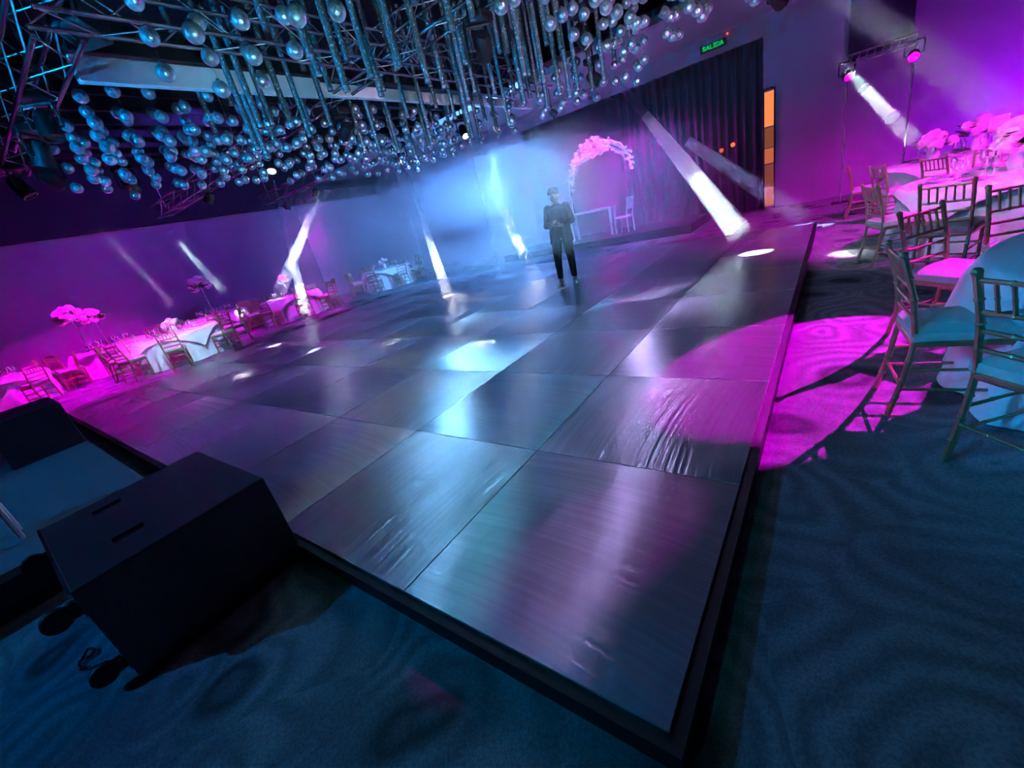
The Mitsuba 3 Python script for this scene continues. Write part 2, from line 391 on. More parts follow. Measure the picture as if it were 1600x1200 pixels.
LEFT_TABLES = [((-13.5, 2.8), 'white-lit left table'), ((-15.9, -.5), 'magenta-lit table at the far left edge'), ((-14.6, 6.6), 'second left table along the dance floor'),
               ((-14.0, 10.4), 'left table deepest in the smoke'), ((-16.7, 1.98), 'back-row left table below the tall gold flowers'), ((-16.6, 4.9), 'back-row left table below the tall pink flowers')]
for (cx, cy), lab in LEFT_TABLES:
    for k, a in enumerate((-150, -105, -62, -18, 28, 75, 125, 170)):
        a2 = math.radians(a + 4 * math.sin(cx * 3 + a))
        x, y = cx + 1.32 * math.cos(a2), cy + 1.32 * math.sin(a2)
        if x < -17.6 or any(0 < math.hypot(x - q[0][0], y - q[0][1]) < 1.22 and q[0] != (cx, cy) for q in LEFT_TABLES): continue
        CHF.put(place(x, y, 0, facing(cx - x, cy - y)), 'gold stick-backed chair around the ' + lab, 'chair', 'chairs around the ' + lab)

# ------------------------------------------------------------------ tables
def cloth_mesh(R=.92, flare=.11, folds=15, seed=0):
    n, rows = 160, 9
    g = np.arange(n) * 2 * math.pi / n
    V = [np.c_[0 * g, 0 * g, 0 * g + .752], np.c_[.9 * R * np.cos(g), .9 * R * np.sin(g), 0 * g + .752]]
    for i in range(rows):
        u = i / (rows - 1)
        z = .75 - .006 * (i > 0) - .735 * u
        r = R + flare * u ** 1.2 + (.045 * u ** .7) * np.sin(folds * g + .6 * np.sin(3 * g + seed)) + .012 * u * np.sin(31 * g + seed)
        V.append(np.c_[r * np.cos(g), r * np.sin(g), np.full(n, max(z, .012))])
    v = np.vstack(V); m = len(V); f = []
    for i in range(m - 1):
        j = np.arange(n); k = (j + 1) % n
        f.append(np.c_[i * n + j, (i + 1) * n + j, (i + 1) * n + k]); f.append(np.c_[i * n + j, (i + 1) * n + k, i * n + k])
    return trimesh.Trimesh(v, np.vstack(f), process=False)


def overlay_mesh(R=.93, s=1.0, rot=.3):
    n, rows = 128, 6
    g = np.arange(n) * 2 * math.pi / n
    drop = s / np.maximum(np.abs(np.cos(g - rot)), np.abs(np.sin(g - rot))) - R
    V = [np.c_[0 * g, 0 * g, 0 * g + .757], np.c_[R * np.cos(g), R * np.sin(g), 0 * g + .757]]
    for i in range(1, rows):
        u = i / (rows - 1)
        r = R + .012 + .03 * u + .27 * drop * u + .006 * np.sin(15 * g) * u + .05 * (drop * u) ** .7
        V.append(np.c_[r * np.cos(g), r * np.sin(g), .755 - .9 * drop * u])
    v = np.vstack(V); m = len(V); f = []
    for i in range(m - 1):
        j = np.arange(n); k = (j + 1) % n
        f.append(np.c_[i * n + j, (i + 1) * n + j, (i + 1) * n + k]); f.append(np.c_[i * n + j, (i + 1) * n + k, i * n + k])
    return trimesh.Trimesh(v, np.vstack(f), process=False)


TB = Kind('round_table').add('tablecloth', cloth_mesh(), 'm_cloth', smooth=True).add('overlay_cloth', overlay_mesh(), 'm_cloth', 'square overlay cloth with hanging corners', smooth=True)
PLATE = Kind('plate').add('', lathe([(0, .004), (.075, .004), (.085, .010), (.13, .020), (.135, .018), (.09, .002), (0, 0)], 22), 'm_ceramic')
GLASS = Kind('wine_glass').add('', lathe([(.0, .002), (.034, .003), (.006, .012), (.0045, .09), (.012, .10), (.032, .125), (.038, .155), (.031, .21)], 14), 'm_glass')
nm = rbox(.10, .17, .02, (0, 0, .03), .009)
NAP = Kind('napkin').add('', nm, 'm_napkin')


def blossom_mesh(seed, r=.05):
    m = trimesh.creation.icosphere(2, 1.0)
    v = m.vertices
    k = .72 + .5 * meshkit.noise(v * 2.6 + seed, seed)[:, None]
    m.vertices = v * k * [r, r, r * .8]
    return m


BLO = [ply(blossom_mesh(i), 'm_blossom', smooth=False) for i in range(3)] + [ply(blossom_mesh(9), 'm_blossom_pale', smooth=False)]
leaf = trimesh.Trimesh([[0, 0, 0], [.03, .05, .015], [0, .13, .0], [-.03, .05, .015], [0, .06, -.006]], [[0, 1, 4], [1, 2, 4], [2, 3, 4], [3, 0, 4]], process=False)
LEAF = ply(leaf, 'm_leaf')


def rot(r, spread=1.0): return T().rotate([0, 0, 1], r.uniform(0, 360)).rotate([1, 0, 0], r.uniform(-70, 70) * spread)


def flower_kind(n, rad, h, tall=False, seed=1):
    r = random.Random(seed)
    K = Kind('flower_centerpiece')
    if tall:
        K.add('vase', lathe([(0, 0), (.09, .0), (.085, .02), (.02, .05), (.014, .3), (.014, h - .12), (.06, h - .05), (0, h - .05)], 14), 'm_alu', 'slim metal stand')
    else:
        K.add('vase', lathe([(0, 0), (.06, 0), (.075, .05), (.07, .12), (.062, h - .02), (.055, h - .02), (0, .02)], 16), 'm_ceramic', 'pale vase')
    for i in range(n):
        z = r.uniform(-.15, 1); a = r.uniform(0, 6.283); q = math.sqrt(max(0, 1 - z * z)) * r.uniform(.6, 1)
        K.parts.append(('blossom', BLO[r.choice((0, 1, 2, 2, 3) if not tall else (0, 1, 2))], None, T().translate([rad * q * math.cos(a), rad * q * math.sin(a), h + rad * (1.15 if tall else .8) * z]) @ rot(r) @ T().scale(r.uniform(.8, 1.5) * rad / .22)))
    for i in range(n // 2):
        a = r.uniform(0, 6.283)
        K.parts.append(('leaf', LEAF, None, T().translate([rad * .5 * math.cos(a), rad * .5 * math.sin(a), h + r.uniform(-.04, .08)]) @ T().rotate([0, 0, 1], math.degrees(a) - 90).rotate([1, 0, 0], r.uniform(-10, 40)).scale(rad / .16)))
    return K


LOW = flower_kind(22, .20, .20, seed=3)
TALL = flower_kind(46, .30, .95, True, seed=5)


def set_table(cx, cy, rz, lab, decor, n=8, napkins=True, lifts=.757):
    TB.put(place(cx, cy, 0, rz), decor, 'table')
    for k in range(n):
        a = rz + 2 * math.pi * (k + .5) / n
        x, y = cx + .66 * math.cos(a), cy + .66 * math.sin(a)
        PLATE.put(place(x, y, lifts), 'white dinner plate on the ' + lab, 'plate', 'plates on the ' + lab)
        if napkins: NAP.put(place(x, y, lifts, a), 'grey folded napkin on a plate of the ' + lab, 'napkin', 'napkins on the ' + lab)
        for o, q in ((.17, .50), (-.05, .42)):
            GLASS.put(place(cx + q * math.cos(a + o), cy + q * math.sin(a + o), lifts), 'stemmed wine glass on the ' + lab, 'glass', 'wine glasses on the ' + lab)


RIGHT_TABLES = [((1.95, 2.7), .55, 'near right table', 'round table with pale cloth cut by the right frame edge, nearest the camera'),
                ((1.9, 6.9), 2.9, 'middle right table', 'round table with pale cloth and hanging overlay corner, second from the camera on the right'),
                ((2.0, 10.7), .2, 'far right table', 'round table with pale cloth, farthest back on the right')]
for (cx, cy), rz, lab, decor in RIGHT_TABLES:
    set_table(cx, cy, rz, lab, decor)
LOW.put(place(2.05, 2.8, .757, 0, 1.2), 'low pink flower centerpiece on the near right table', 'flowers')
LOW.put(place(1.95, 6.9, .757, 0, 1.35), 'low flower centerpiece among glasses on the middle right table', 'flowers')
LOW.put(place(1.65, 10.45, .757, 1, 1.2), 'low flower centerpiece on the far right table, the left one of two', 'flowers')
LOW.put(place(2.25, 10.75, .757, 2, 1.35), 'low flower centerpiece on the far right table, the right one of two', 'flowers')
for (cx, cy), lab in LEFT_TABLES:
    set_table(cx, cy, cx, lab, 'round table under white cloth: the ' + lab, napkins=False)
TALL.put(place(-16.45, 1.5, .757), 'tall airy flower centerpiece, larger one at the far left', 'flowers')
TALL.put(place(-16.9, 2.0, .757, 2, .85), 'tall airy flower centerpiece just right of the larger one at the far left', 'flowers')
TALL.put(place(-16.4, 4.8, .757, 1), 'tall pink flower centerpiece with a drooping cluster above the white-lit left table', 'flowers')
LOW.put(place(-13.5, 2.8, .757), 'low flower centerpiece on the white-lit left table', 'flowers')
LOW.put(place(-15.9, -.5, .757), 'low flower centerpiece on the magenta-lit table at the far left edge', 'flowers')
TALL.put(place(-14.6, 6.6, .757, 3, .55), 'small round flower centerpiece on the second left table', 'flowers')
LOW.put(place(-14.0, 10.4, .757), 'low flower centerpiece on the left table deepest in the smoke', 'flowers')

# ------------------------------------------------------------------ hanging installation of balls and rods
def in_frame(p, m=40):
    c = (np.array(p) - EYE) @ CAM.T
    if c[2] < .3: return False
    u, w = 800 + FOCAL * c[0] / c[2], 600 + FOCAL * c[1] / c[2]
    return -m < u < 1600 + m and -m < w < 1200 + m


def blocked(x, y):     # trusses and the pale beam keep their place clear
    return (-5.36 < x < -4.84) or (4.4 < y < 4.9) or (-6.46 < x < -6.1) or (y < 1.28 and x < -5)


BALL = ply(trimesh.creation.icosphere(3, .075), 'm_ball', smooth=True)
CAPB = ply(lathe([(0, .072), (.018, .072), (.018, .088), (0, .09)], 8), 'm_cord')
def cord(L): return ply(tube([(0, 0, 0), (0, 0, L)], .0013, 4), 'm_cord')
CORDS = {}
ZTOP = 5.88
nb_strand = 0
def in_beam(x, y):      # keep the paths of the lamps' beams clear
    for p, t, r in [(b_[0], b_[1], .17 + .01 * b_[4]) for b_ in BEAMS.values()] + [(q_[0], q_[1], .22) for q_ in POOLS]:
        for u in np.linspace(-.04, .6, 60):
            q = np.array(p) + u * (np.array(t) - np.array(p))
            if q[2] > 3.1 and math.hypot(q[0] - x, q[1] - y) < r: return True
    return False


SPOTS_ = [(x, 1.40 + .355 * i + .12 * (k % 2)) for k, x in enumerate((-6.74, -7.26, -7.78, -8.30, -8.82, -9.34)) for i in range(22)]
SPOTS_ += [(-6.2 + .42 * i + .15 * (k % 2), y) for k, y in enumerate((8.2, 8.55, 8.9)) for i in range(9)]
SPOTS_ += [(x, 3.2 + .34 * i) for x in (-.75, -1.32, -1.9, -2.48) for i in range(15 if x > -1.5 else 16)]
SPOTS_ += [(x, y) for x in (-4.62, -3.85, -3.1) for y in (1.48, 1.92, 2.36)]
for x, y in SPOTS_:
        if blocked(x, y) or in_beam(x, y): continue
        z0 = 3.36 + .10 * rnd.randrange(3) if x > -6.5 and y < 3 else (3.34 if x < -2.6 else 3.5) + .07 * rnd.randrange(3)
        lev = [z0, z0 + .27, z0 + .54]
        lev = [z for z in lev if in_frame((x, y, z), 12)]
        if not lev: continue
        root = key_for('ball_strand'); nb_strand += 1
        lab_ = ('string of large mirror balls nearest the camera, in front of the pale beam' if x > -6.5 and y < 3 else 'string of blue-lit mirror balls in the left cluster beyond the pale beam' if x < -6.5
                else 'string of pinkish mirror balls in the right cluster above the dark curtain' if x > -2.6 else 'string of small mirror balls in the far row behind the rods')
        S(root, lab_, 'ball strand', lab_.replace('string', 'strings', 1))
        for q, z in enumerate(lev):
            M = T().translate([x + rnd.uniform(-.02, .02), y + rnd.uniform(-.02, .02), z])
            scene[root + '__ball' + (f'_{q:03d}' if q else '')] = {**BALL, 'to_world': M}
            scene[root + '__cap' + (f'_{q:03d}' if q else '')] = {**CAPB, 'to_world': M}
        z0 = round(lev[0] + .08, 2)
        scene[root + '__cord'] = {**CORDS.setdefault(z0, cord(ZTOP - z0)), 'to_world': T().translate([x, y, z0])}
ROD = {}
nrod = 0
for ix in range(10):
    for iy in range(13):
        x, y = -6.9 + .44 * ix + rnd.uniform(-.05, .05), 2.75 + .43 * iy + rnd.uniform(-.05, .05)
        if blocked(x, y) or in_beam(x, y): continue
        z0 = round(rnd.choice((3.15, 3.3, 3.45, 3.6, 3.8, 4.0)), 2)
        if not in_frame((x, y, z0), 10): continue
        root = key_for('glass_rod'); nrod += 1
        S(root, 'long glittering glass rod hanging over the dance floor', 'rod', 'hanging glass rods')
        L = 1.75
        if z0 not in ROD:
            ROD[z0] = (ply(tube([(0, 0, 0), (0, 0, L)], .038, 10), 'm_rod', smooth=40), ply(lathe([(0, -.012), (.041, -.012), (.041, .02), (0, .02)], 10), 'm_alu'), cord(ZTOP - z0 - L))
        M = T().translate([x, y, z0])
        scene[root + '__tube'] = {**ROD[z0][0], 'to_world': M}
        scene[root + '__end_cap'] = {**ROD[z0][1], 'to_world': M}
        scene[root + '__end_cap_001'] = {**ROD[z0][1], 'to_world': T().translate([x, y, z0 + L - .006])}
        scene[root + '__cord'] = {**ROD[z0][2], 'to_world': T().translate([x, y, z0 + L])}

# ------------------------------------------------------------------ trusses and beams
UNIT = ply(tube([(0, 0, 0), (0, 0, 1)], 1.0, 8), 'm_alu', smooth=40)

UNIT_WHITE = ply(tube([(0, 0, 0), (0, 0, 1)], 1.0, 8), 'm_bar', smooth=40)


def bar_M(a, b, r):
    a, b = np.array(a, float), np.array(b, float); d = b - a; L = np.linalg.norm(d)
    e, f = frame(d); z = d / L
    M = np.eye(4); M[:3, 0] = e * r; M[:3, 1] = np.cross(z, e) * r; M[:3, 2] = d; M[:3, 3] = a
    return T(M.tolist())


def truss(name, a, b, w, label, step=.5, hang=None, r=.022):
    """square truss: four chords and zigzag braces from a to b"""
    root = key_for(name); S(root, label, 'truss')
    a, b = np.array(a, float), np.array(b, float); d = b - a; L = np.linalg.norm(d); d /= L
    e, f = (np.array(x) for x in frame(d))
    C4 = [(s * e + t * f) * w / 2 for s, t in ((-1, -1), (1, -1), (1, 1), (-1, 1))]
    n = 0
    for i, c_ in enumerate(C4):
        scene[root + '__chord' + (f'_{i:03d}' if i else '')] = {**UNIT, 'to_world': bar_M(a + c_, b + c_, r)}
    m = max(1, round(L / step))
    for i in range(m):
        for q in range(4):
            c0, c1 = C4[q], C4[(q + 1) % 4]
            if i % 2: c0, c1 = c1, c0
            scene[root + '__brace' + (f'_{n:03d}' if n else '')] = {**UNIT, 'to_world': bar_M(a + d * L * i / m + c0, a + d * L * (i + 1) / m + c1, r * .45)}; n += 1
    if hang:
        for i, t in enumerate(hang):
            p = a + d * L * t
            scene[root + '__drop_cable' + (f'_{i:03d}' if i else '')] = {**UNIT, 'to_world': bar_M(p, (p[0], p[1], H), .006)}
    return root


truss('lighting_truss', (-5.1, .85, 4.15), (-5.1, 9.4, 4.15), .36, 'long aluminium truss running away over the dance floor beside the pale beam', hang=(.1, .5, .95))
truss('lighting_truss', (-10.0, 4.65, 4.15), (-5.32, 4.65, 4.15), .36, 'aluminium cross truss over the left half of the dance floor', hang=(.1, .9))
truss('lighting_truss', (-4.88, 4.65, 4.15), (0.4, 4.65, 4.15), .36, 'yellow-lit aluminium cross truss behind the hanging rods', hang=(.1, .9))
truss('lighting_truss', (-10.2, 1.05, 4.10), (-5.35, 1.05, 4.10), .34, 'blue-lit truss along the near left side of the hanging balls', hang=(.1, .9))
truss('lighting_truss', (-14.2, 4.0, 3.75), (-8.2, 4.0, 3.75), .30, 'pink-lit truss jutting out from the left wall', hang=(.1, .9), r=.018)
truss('lighting_truss', (-15.0, 7.3, 3.85), (-11.4, 7.3, 3.85), .30, 'second truss above the left tables, dim in the smoke', hang=(.1, .9), r=.018)
g = key_for('goalpost_truss'); S(g, 'slim goalpost truss standing by the back wall behind the far right table', 'truss')
for i, y_ in enumerate((12.9, 13.1)):
    for j, z_ in enumerate((2.85, 3.03)):
        k = i * 2 + j
        scene[g + '__chord' + (f'_{k:03d}' if k else '')] = {**UNIT, 'to_world': bar_M((.36, y_, z_), (1.52, y_, z_), .014)}
for i in range(9):
    x = .42 + i * .13
    scene[g + '__brace' + (f'_{i:03d}' if i else '')] = {**UNIT, 'to_world': bar_M((x, 12.9, 2.85), (x + .05, 12.9, 3.03), .008)}
for i, x in enumerate((.40, 1.48)):
    scene[g + '__leg' + (f'_{i:03d}' if i else '')] = {**UNIT, 'to_world': bar_M((x, 13, 0), (x, 13, 3.03), .018)}
    scene[g + '__foot' + (f'_{i:03d}' if i else '')] = ply(box(.35, .35, .02, (x, 13, .01)), 'm_black')

# the pale beam
bm = key_for('ceiling_beam'); S(bm, 'long pale metal beam hanging level beside the truss, above the balls', 'beam')
for i, (y0, y1, z0, z1) in enumerate(((1.30, 4.28, 3.90, 4.15), (4.24, 7.3, 3.93, 4.11), (7.2, 10.6, 3.96, 4.12))):
    scene[bm + '__section' + (f'_{i:03d}' if i else '')] = ply(rbox(.10, y1 - y0, z1 - z0, (-6.22 - .01 * i, (y0 + y1) / 2, (z0 + z1) / 2), .012), 'm_bar', smooth=30)
scene[bm + '__black_box'] = ply(rbox(.16, 8.4, .30, (-6.32, 5.55, 4.36), .01), 'm_black'); S(bm + '__black_box', 'black cover above the pale sections')
for i, y_ in enumerate((1.6, 5.5, 9.5)):
    scene[bm + '__drop_cable' + (f'_{i:03d}' if i else '')] = {**UNIT, 'to_world': bar_M((-6.32, y_, 4.5), (-6.32, y_, H), .006)}

# ------------------------------------------------------------------ lamps
def lamp_M(p, t):
    p, t = np.array(p, float), np.array(t, float); d = t - p; d /= np.linalg.norm(d)
    e, f = frame(d); M = np.eye(4); M[:3, 0] = e; M[:3, 1] = np.cross(d, e); M[:3, 2] = d; M[:3, 3] = p
    return T(M.tolist())


HEAD = ply(lathe([(0, -.30), (.075, -.29), (.10, -.22), (.11, -.02), (.105, .0), (.085, .0), (.085, -.025), (0, -.025)], 18), 'm_black', smooth=30)
LENS = trimesh.creation.revolve(np.array([(.0, -.015), (.08, -.022)]), sections=18)
PARCAN = ply(lathe([(0, -.20), (.07, -.19), (.095, -.12), (.10, .03), (.092, .03), (.088, -.03), (0, -.03)], 16), 'm_black', smooth=30)
PARLENS = trimesh.creation.revolve(np.array([(.0, -.015), (.086, -.022)]), sections=16)


def fix_up(m):
    if (m.face_normals[:, 2]).mean() < 0: m.invert()
    return m


def lamp(kind, p, t, ztop, label, color, power, weight=True):
    """fixture whose lens centre is p, pointing at t, hanging by a yoke from a clamp at height ztop"""
    root = key_for(kind); S(root, label, 'stage light')
    p, t = np.array(p, float), np.array(t, float); d = (t - p) / np.linalg.norm(t - p)
    back = p - d * .12
    M = lamp_M(p, t)
    mv = kind == 'moving_head'
    scene[root + '__housing'] = {**(HEAD if mv else PARCAN), 'to_world': M}
    scene[root + '__housing__lens'] = ply(fix_up((LENS if mv else PARLENS).copy()), 'm_black', smooth=False, to_world=M)
    if power > 0:
        scene[root + '__housing__lens']['emitter'] = {'type': 'area', 'radiance': {'type': 'rgb', 'value': [float(c * power * GAIN) for c in color]}, 'sampling_weight': .03}
    S(root + '__housing__lens', 'glowing lens' if power > 0 else 'dark lens')
    side = np.cross(d, [0, 0, 1.0]); side = side / np.linalg.norm(side) if np.linalg.norm(side) > .05 else np.array([1.0, 0, 0])
    w = .15
    top = back + [0, 0, .24]
    scene[root + '__yoke'] = ply(cat([tube([back + side * w * s, back + side * w * s + [0, 0, .2], top + side * w * s * .85], .014, 6) for s in (-1, 1)] + [tube([top - side * w, top + side * w], .018, 6)] + [tube([back + side * .09 * s, back + side * w * s], .012, 6) for s in (-1, 1)]), 'm_black')
    if mv:
        scene[root + '__base'] = ply(rbox(.30, .26, .10, top + [0, 0, .06], .02), 'm_black')
    if ztop > top[2] + .1:
        scene[root + '__clamp'] = {**ply(tube([top + [0, 0, .09 if mv else 0.0], [top[0], top[1], ztop]], .013, 6), 'm_black')}
    return root


for k, lab in (('b1', 'bright moving head under the left end of the hanging balls, right of the pink truss'), ('b2', 'bright moving head whose beam crosses down to the left'), ('b3', 'bright moving head at the far left corner of the hanging balls'),
               ('b4', 'bright moving head whose straight beam ends left of the standing person'), ('b5', 'moving head behind the right-hand balls with the widest beam'), ('b6', 'bright moving head at the top right beyond the balls'),
               ('b8', 'dim moving head at the lower left end of the near truss'), ('b9', 'dim moving head at the far left, sending the faintest beam'), ('b7', 'moving head above the frame sending the wide soft beam at the right'), ('b13', 'moving head over the far edge of the dance floor with a faint blue beam'), ('b10', 'violet-glowing moving head among the hanging rods')):
    p, t = BEAMS[k][0], BEAMS[k][1]
    lamp('moving_head', p, t, 4.0 if k in ('b1', 'b2', 'b10') else H, lab, WHITE if k != 'b10' else (.6, .4, 1), {'b8': 4, 'b9': 2, 'b13': 2, 'b5': 8, 'b10': 14}.get(k, 40))
lamp('moving_head', (-6.9, 1.0, 3.55), (-6.6, .8, 2.0), 3.95, 'dark switched-off moving head under the near left truss', WHITE, 0)
lamp('moving_head', (-7.9, 1.0, 3.5), (-8.3, .7, 2.0), 3.95, 'second dark moving head under the near left truss, next along', WHITE, 0)
lamp('moving_head', (-9.6, 1.0, 3.5), (-9.3, 1.5, 2.0), 3.95, 'dark moving head at the outer end of the near left truss', WHITE, 0)
lamp('par_light', (-11.1, 4.0, 3.40), (-13.0, 2.4, .8), 3.62, 'magenta glowing lamp hanging under the pink-lit truss', MAGENTA, 9)
lamp('par_light', (-12.1, 7.3, 3.40), (-14.2, 6.4, .8), 3.72, 'magenta glowing lamp of the second left truss, rightmost and brightest', MAGENTA, 12)
lamp('par_light', (-13.2, 7.3, 3.40), (-14.4, 6.4, .8), 3.72, 'magenta glowing lamp in the middle of the second left truss', MAGENTA, 8)
lamp('par_light', (-13.8, 7.3, 3.38), (-15.2, 6.8, .8), 3.72, 'magenta glowing lamp at the left end of the second left truss', MAGENTA, 6)
lamp('par_light', (-6.64, 12.64, 4.0), (-5.6, 13.2, 2.72), 4.9, 'purple glowing lamp high above the left end of the flower arch', (.6, 0, .9), 2.5)
lamp('par_light', (1.46, 12.86, 2.62), (1.2, 9.0, .8), 2.86, 'magenta glowing lamp at the right end of the goalpost truss', MAGENTA, 9)
lamp('par_light', (.42, 12.86, 2.62), (1.6, 10.0, .8), 2.86, 'small magenta lamp at the left end of the goalpost truss', MAGENTA, 4)

# ------------------------------------------------------------------ loudspeakers and stage platform
def handle(x, y, z):
    return cat([box(.105, .026, .012, (x, y, z)), ])


def sub(x0, x1, y0, y1, z0, z1, label, wheels=False):
    root = key_for('subwoofer'); S(root, label, 'loudspeaker')
    cx, cy, cz = (x0 + x1) / 2, (y0 + y1) / 2, (z0 + z1) / 2
    body = rbox(x1 - x0, y1 - y0, z1 - z0, (cx, cy, cz), .008)
    cut = Manifold.cube([1, 1, 1])
    m = Manifold.batch_hull([Manifold.sphere(.008, 12).translate([sx, sy, sz]) for sx in (x0 + .008, x1 - .008) for sy in (y0 + .008, y1 - .008) for sz in (z0 + .008, z1 - .008)])
    hp = [(x0 + .19 * (x1 - x0), cy - .14), (x0 + .72 * (x1 - x0), cy - .15)]
    for hx, hy in hp: m = m - Manifold.cube([.07, .13, .12], True).translate([hx, hy, z1])
    mm = m.to_mesh()
    scene[root + '__cabinet'] = ply(trimesh.Trimesh(mm.vert_properties[:, :3], mm.tri_verts, process=False), 'm_cabinet')
    for i, (hx, hy) in enumerate(hp):
        scene[root + '__cabinet__handle' + (f'_{i:03d}' if i else '')] = ply(tube([(hx, hy - .067, z1 - .014), (hx, hy + .067, z1 - .014)], .011, 8), 'm_black')
        S(root + '__cabinet__handle' + (f'_{i:03d}' if i else ''), 'black bar across a recess')
    scene[root + '__edge_strip'] = ply(box(x1 - x0, .012, .02, (cx, y0 - .004, z1 - .008)), 'm_alu'); S(root + '__edge_strip', 'thin metal strip along the top edge')
    if wheels:
        n = 0
        for wx in (x0 + .14, x1 - .1):
            for wz in (z0 + .08, z1 - .12):
                sfx = f'_{n:03d}' if n else ''; n += 1
                w = trimesh.creation.cylinder(.052, .034, sections=20); w.apply_transform(trimesh.transformations.rotation_matrix(math.pi / 2, [0, 1, 0])); w.apply_translation([wx, y0 - .085, wz])
                scene[root + '__caster' + sfx + '__wheel'] = ply(w, 'm_black', smooth=30)
                scene[root + '__caster' + sfx] = ply(cat([box(.008, .09, .05, (wx + s * .024, y0 - .045, wz)) for s in (-1, 1)] + [box(.09, .008, .08, (wx, y0 - .004, wz))]), 'm_black')
    return root


scene['m_cabinet'] = plastic((.045, .047, .052), .3)
scene['m_platform'] = plastic((.24, .25, .26), .4)
sub(-3.22, -2.17, -.86, 0.0 - .03, .02, .57, 'large black subwoofer lying by the near corner of the dance floor', True)
sub(-7.6, -6.62, -.88, -.27, .30, .82, 'second black subwoofer, on the far end of the low platform')
pk = key_for('stage_platform'); S(pk, 'low blue-lit stage platform behind the near subwoofer', 'platform')
scene[pk + '__deck'] = ply(box(5.6, 3.2, .05, (-6.45, -1.86, .275)), 'm_platform')
scene[pk + '__skirt'] = ply(box(5.56, 3.16, .245, (-6.45, -1.86, .125)), 'm_black'); S(pk + '__skirt', 'black skirt')
sc_ = key_for('stage_truss'); S(sc_, 'cyan-lit bent truss piece standing on the platform at the left frame edge', 'truss')
for i in range(4):
    a_ = (-4.16 - .22 * (i % 2), -.99 - .22 * (i // 2))
    scene[sc_ + '__chord' + (f'_{i:03d}' if i else '')] = {**UNIT_WHITE, 'to_world': bar_M((*a_, .30), (*a_, 1.6), .02)}
for i in range(8):
    z_ = .36 + .15 * i
    scene[sc_ + '__brace' + (f'_{i:03d}' if i else '')] = {**UNIT_WHITE, 'to_world': bar_M((-4.16 - .22 * (i % 2), -.99, z_), (-4.16 - .22 * ((i + 1) % 2), -.99, z_ + .15), .010)}
hs = key_for('hanging_speaker'); S(hs, 'dark loudspeaker hanging from the truss at the top left', 'loudspeaker')
Ms = T().translate([-5.75, 1.42, 4.36]).rotate([0, 0, 1], 35).rotate([1, 0, 0], -18)
scene[hs + '__cabinet'] = ply(rbox(.34, .34, .50, (0, 0, 0), .02), 'm_cabinet', to_world=Ms)
scene[hs + '__grille'] = ply(box(.28, .01, .42, (0, -.172, 0)), 'm_black', to_world=Ms)
scene[hs + '__frame'] = ply(cat([box(.02, .04, .5, (s * .15, -.19, 0)) for s in (-1, 1)]), 'm_alu', to_world=Ms)
scene[hs + '__bracket'] = {**UNIT, 'to_world': bar_M((-5.75, 1.42, 4.58), (-5.75, 1.42, H), .012)}
cb = [(-2.72 + .05 * math.cos(t) * (1 + .3 * math.sin(3 * t)) + .02 * t, -.99 + .035 * math.sin(t), .012 + .004 * i % .01) for i, t in enumerate(np.linspace(0, 7, 40))]
scene[key_for('cable')] = ply(tube(cb, .007, 6), 'm_black'); S('cable', 'black cable curled on the carpet behind the near subwoofer', 'cable')

# ------------------------------------------------------------------ back wall: doorway lights, sign, arch, furniture
def emit(mesh, color, power, w=.03):
    d = ply(mesh, 'm_black'); d['emitter'] = {'type': 'area', 'radiance': {'type': 'rgb', 'value': [float(c * power * GAIN) for c in color]}, 'sampling_weight': w}
    return d


ORANGE = np.array([1.0, .24, .06])
for n_, (x0, x1, parts) in enumerate(((-1.36, -1.13, ((2.15, 2.98, 1.1), (1.62, 2.12, .22), (1.22, 1.6, .5), (.62, 1.18, .2), (.08, .6, .45))), (-9.42, -9.13, ((1.9, 2.75, .32), (.4, 1.85, .16))))):
    dk = f'door_{n_ + 1}'; S(dk, 'doorway gap with warm orange light beyond it', kind='structure')
    scene[dk] = ply(cat([box(.03, .05, 3.06, (x0 - .012, YB - .02, 1.53)), box(.03, .05, 3.06, (x1 + .012, YB - .02, 1.53)), box(x1 - x0, .05, .04, ((x0 + x1) / 2, YB - .02, 3.04))]), 'm_wall_dark')
    for i, (z0, z1, pw) in enumerate(parts):
        scene[dk + '__lit_pane' + (f'_{i:03d}' if i else '')] = emit(box(x1 - x0, .012, z1 - z0, ((x0 + x1) / 2, YB - .008, (z0 + z1) / 2)), ORANGE, pw)
es = key_for('exit_sign'); S(es, 'green lit exit sign above the dark curtain', 'sign')
scene[es + '__panel'] = ply(rbox(.66, .05, .17, (-2.55, YB - .04, 4.47), .008), 'm_black')
tm = meshkit.text_mesh('SALIDA', .105, .004, True)
tm.apply_transform(trimesh.transformations.rotation_matrix(math.pi / 2, [1, 0, 0])); tm.apply_translation([-2.55 - tm.bounds[:, 0].mean(), YB - .068, 4.42])
scene[es + '__lettering'] = emit(tm, (0, 1, .22), .7); S(es + '__lettering', 'green letters SALIDA')
sl = key_for('signal_lamp'); S(sl, 'tiny red indicator lamp on the wall just above the exit sign', 'lamp')
scene[sl] = emit(trimesh.creation.icosphere(2, .025).apply_translation([-2.2, YB - .03, 4.62]), (1, .05, .08), 3)
for i, (x, z, pw) in enumerate(((-2.12, 1.93, 2.0), (-2.42, 1.86, .9))):
    k = key_for('wall_lamp'); S(k, 'red-orange lamp glowing in front of the dark curtain, ' + ('right and brighter' if i == 0 else 'left and dimmer') + ' of the two', 'lamp')
    scene[k + '__bulb'] = emit(trimesh.creation.icosphere(2, .06).apply_translation([x, YB - .16, z]), (1, .10, .03), pw)
    scene[k + '__stand'] = ply(tube([(x, YB - .16, 0), (x, YB - .16, z - .05)], .012, 6), 'm_black')
rk = key_for('riser'); S(rk, 'low dark riser in front of the curtain carrying the white furniture', 'platform')
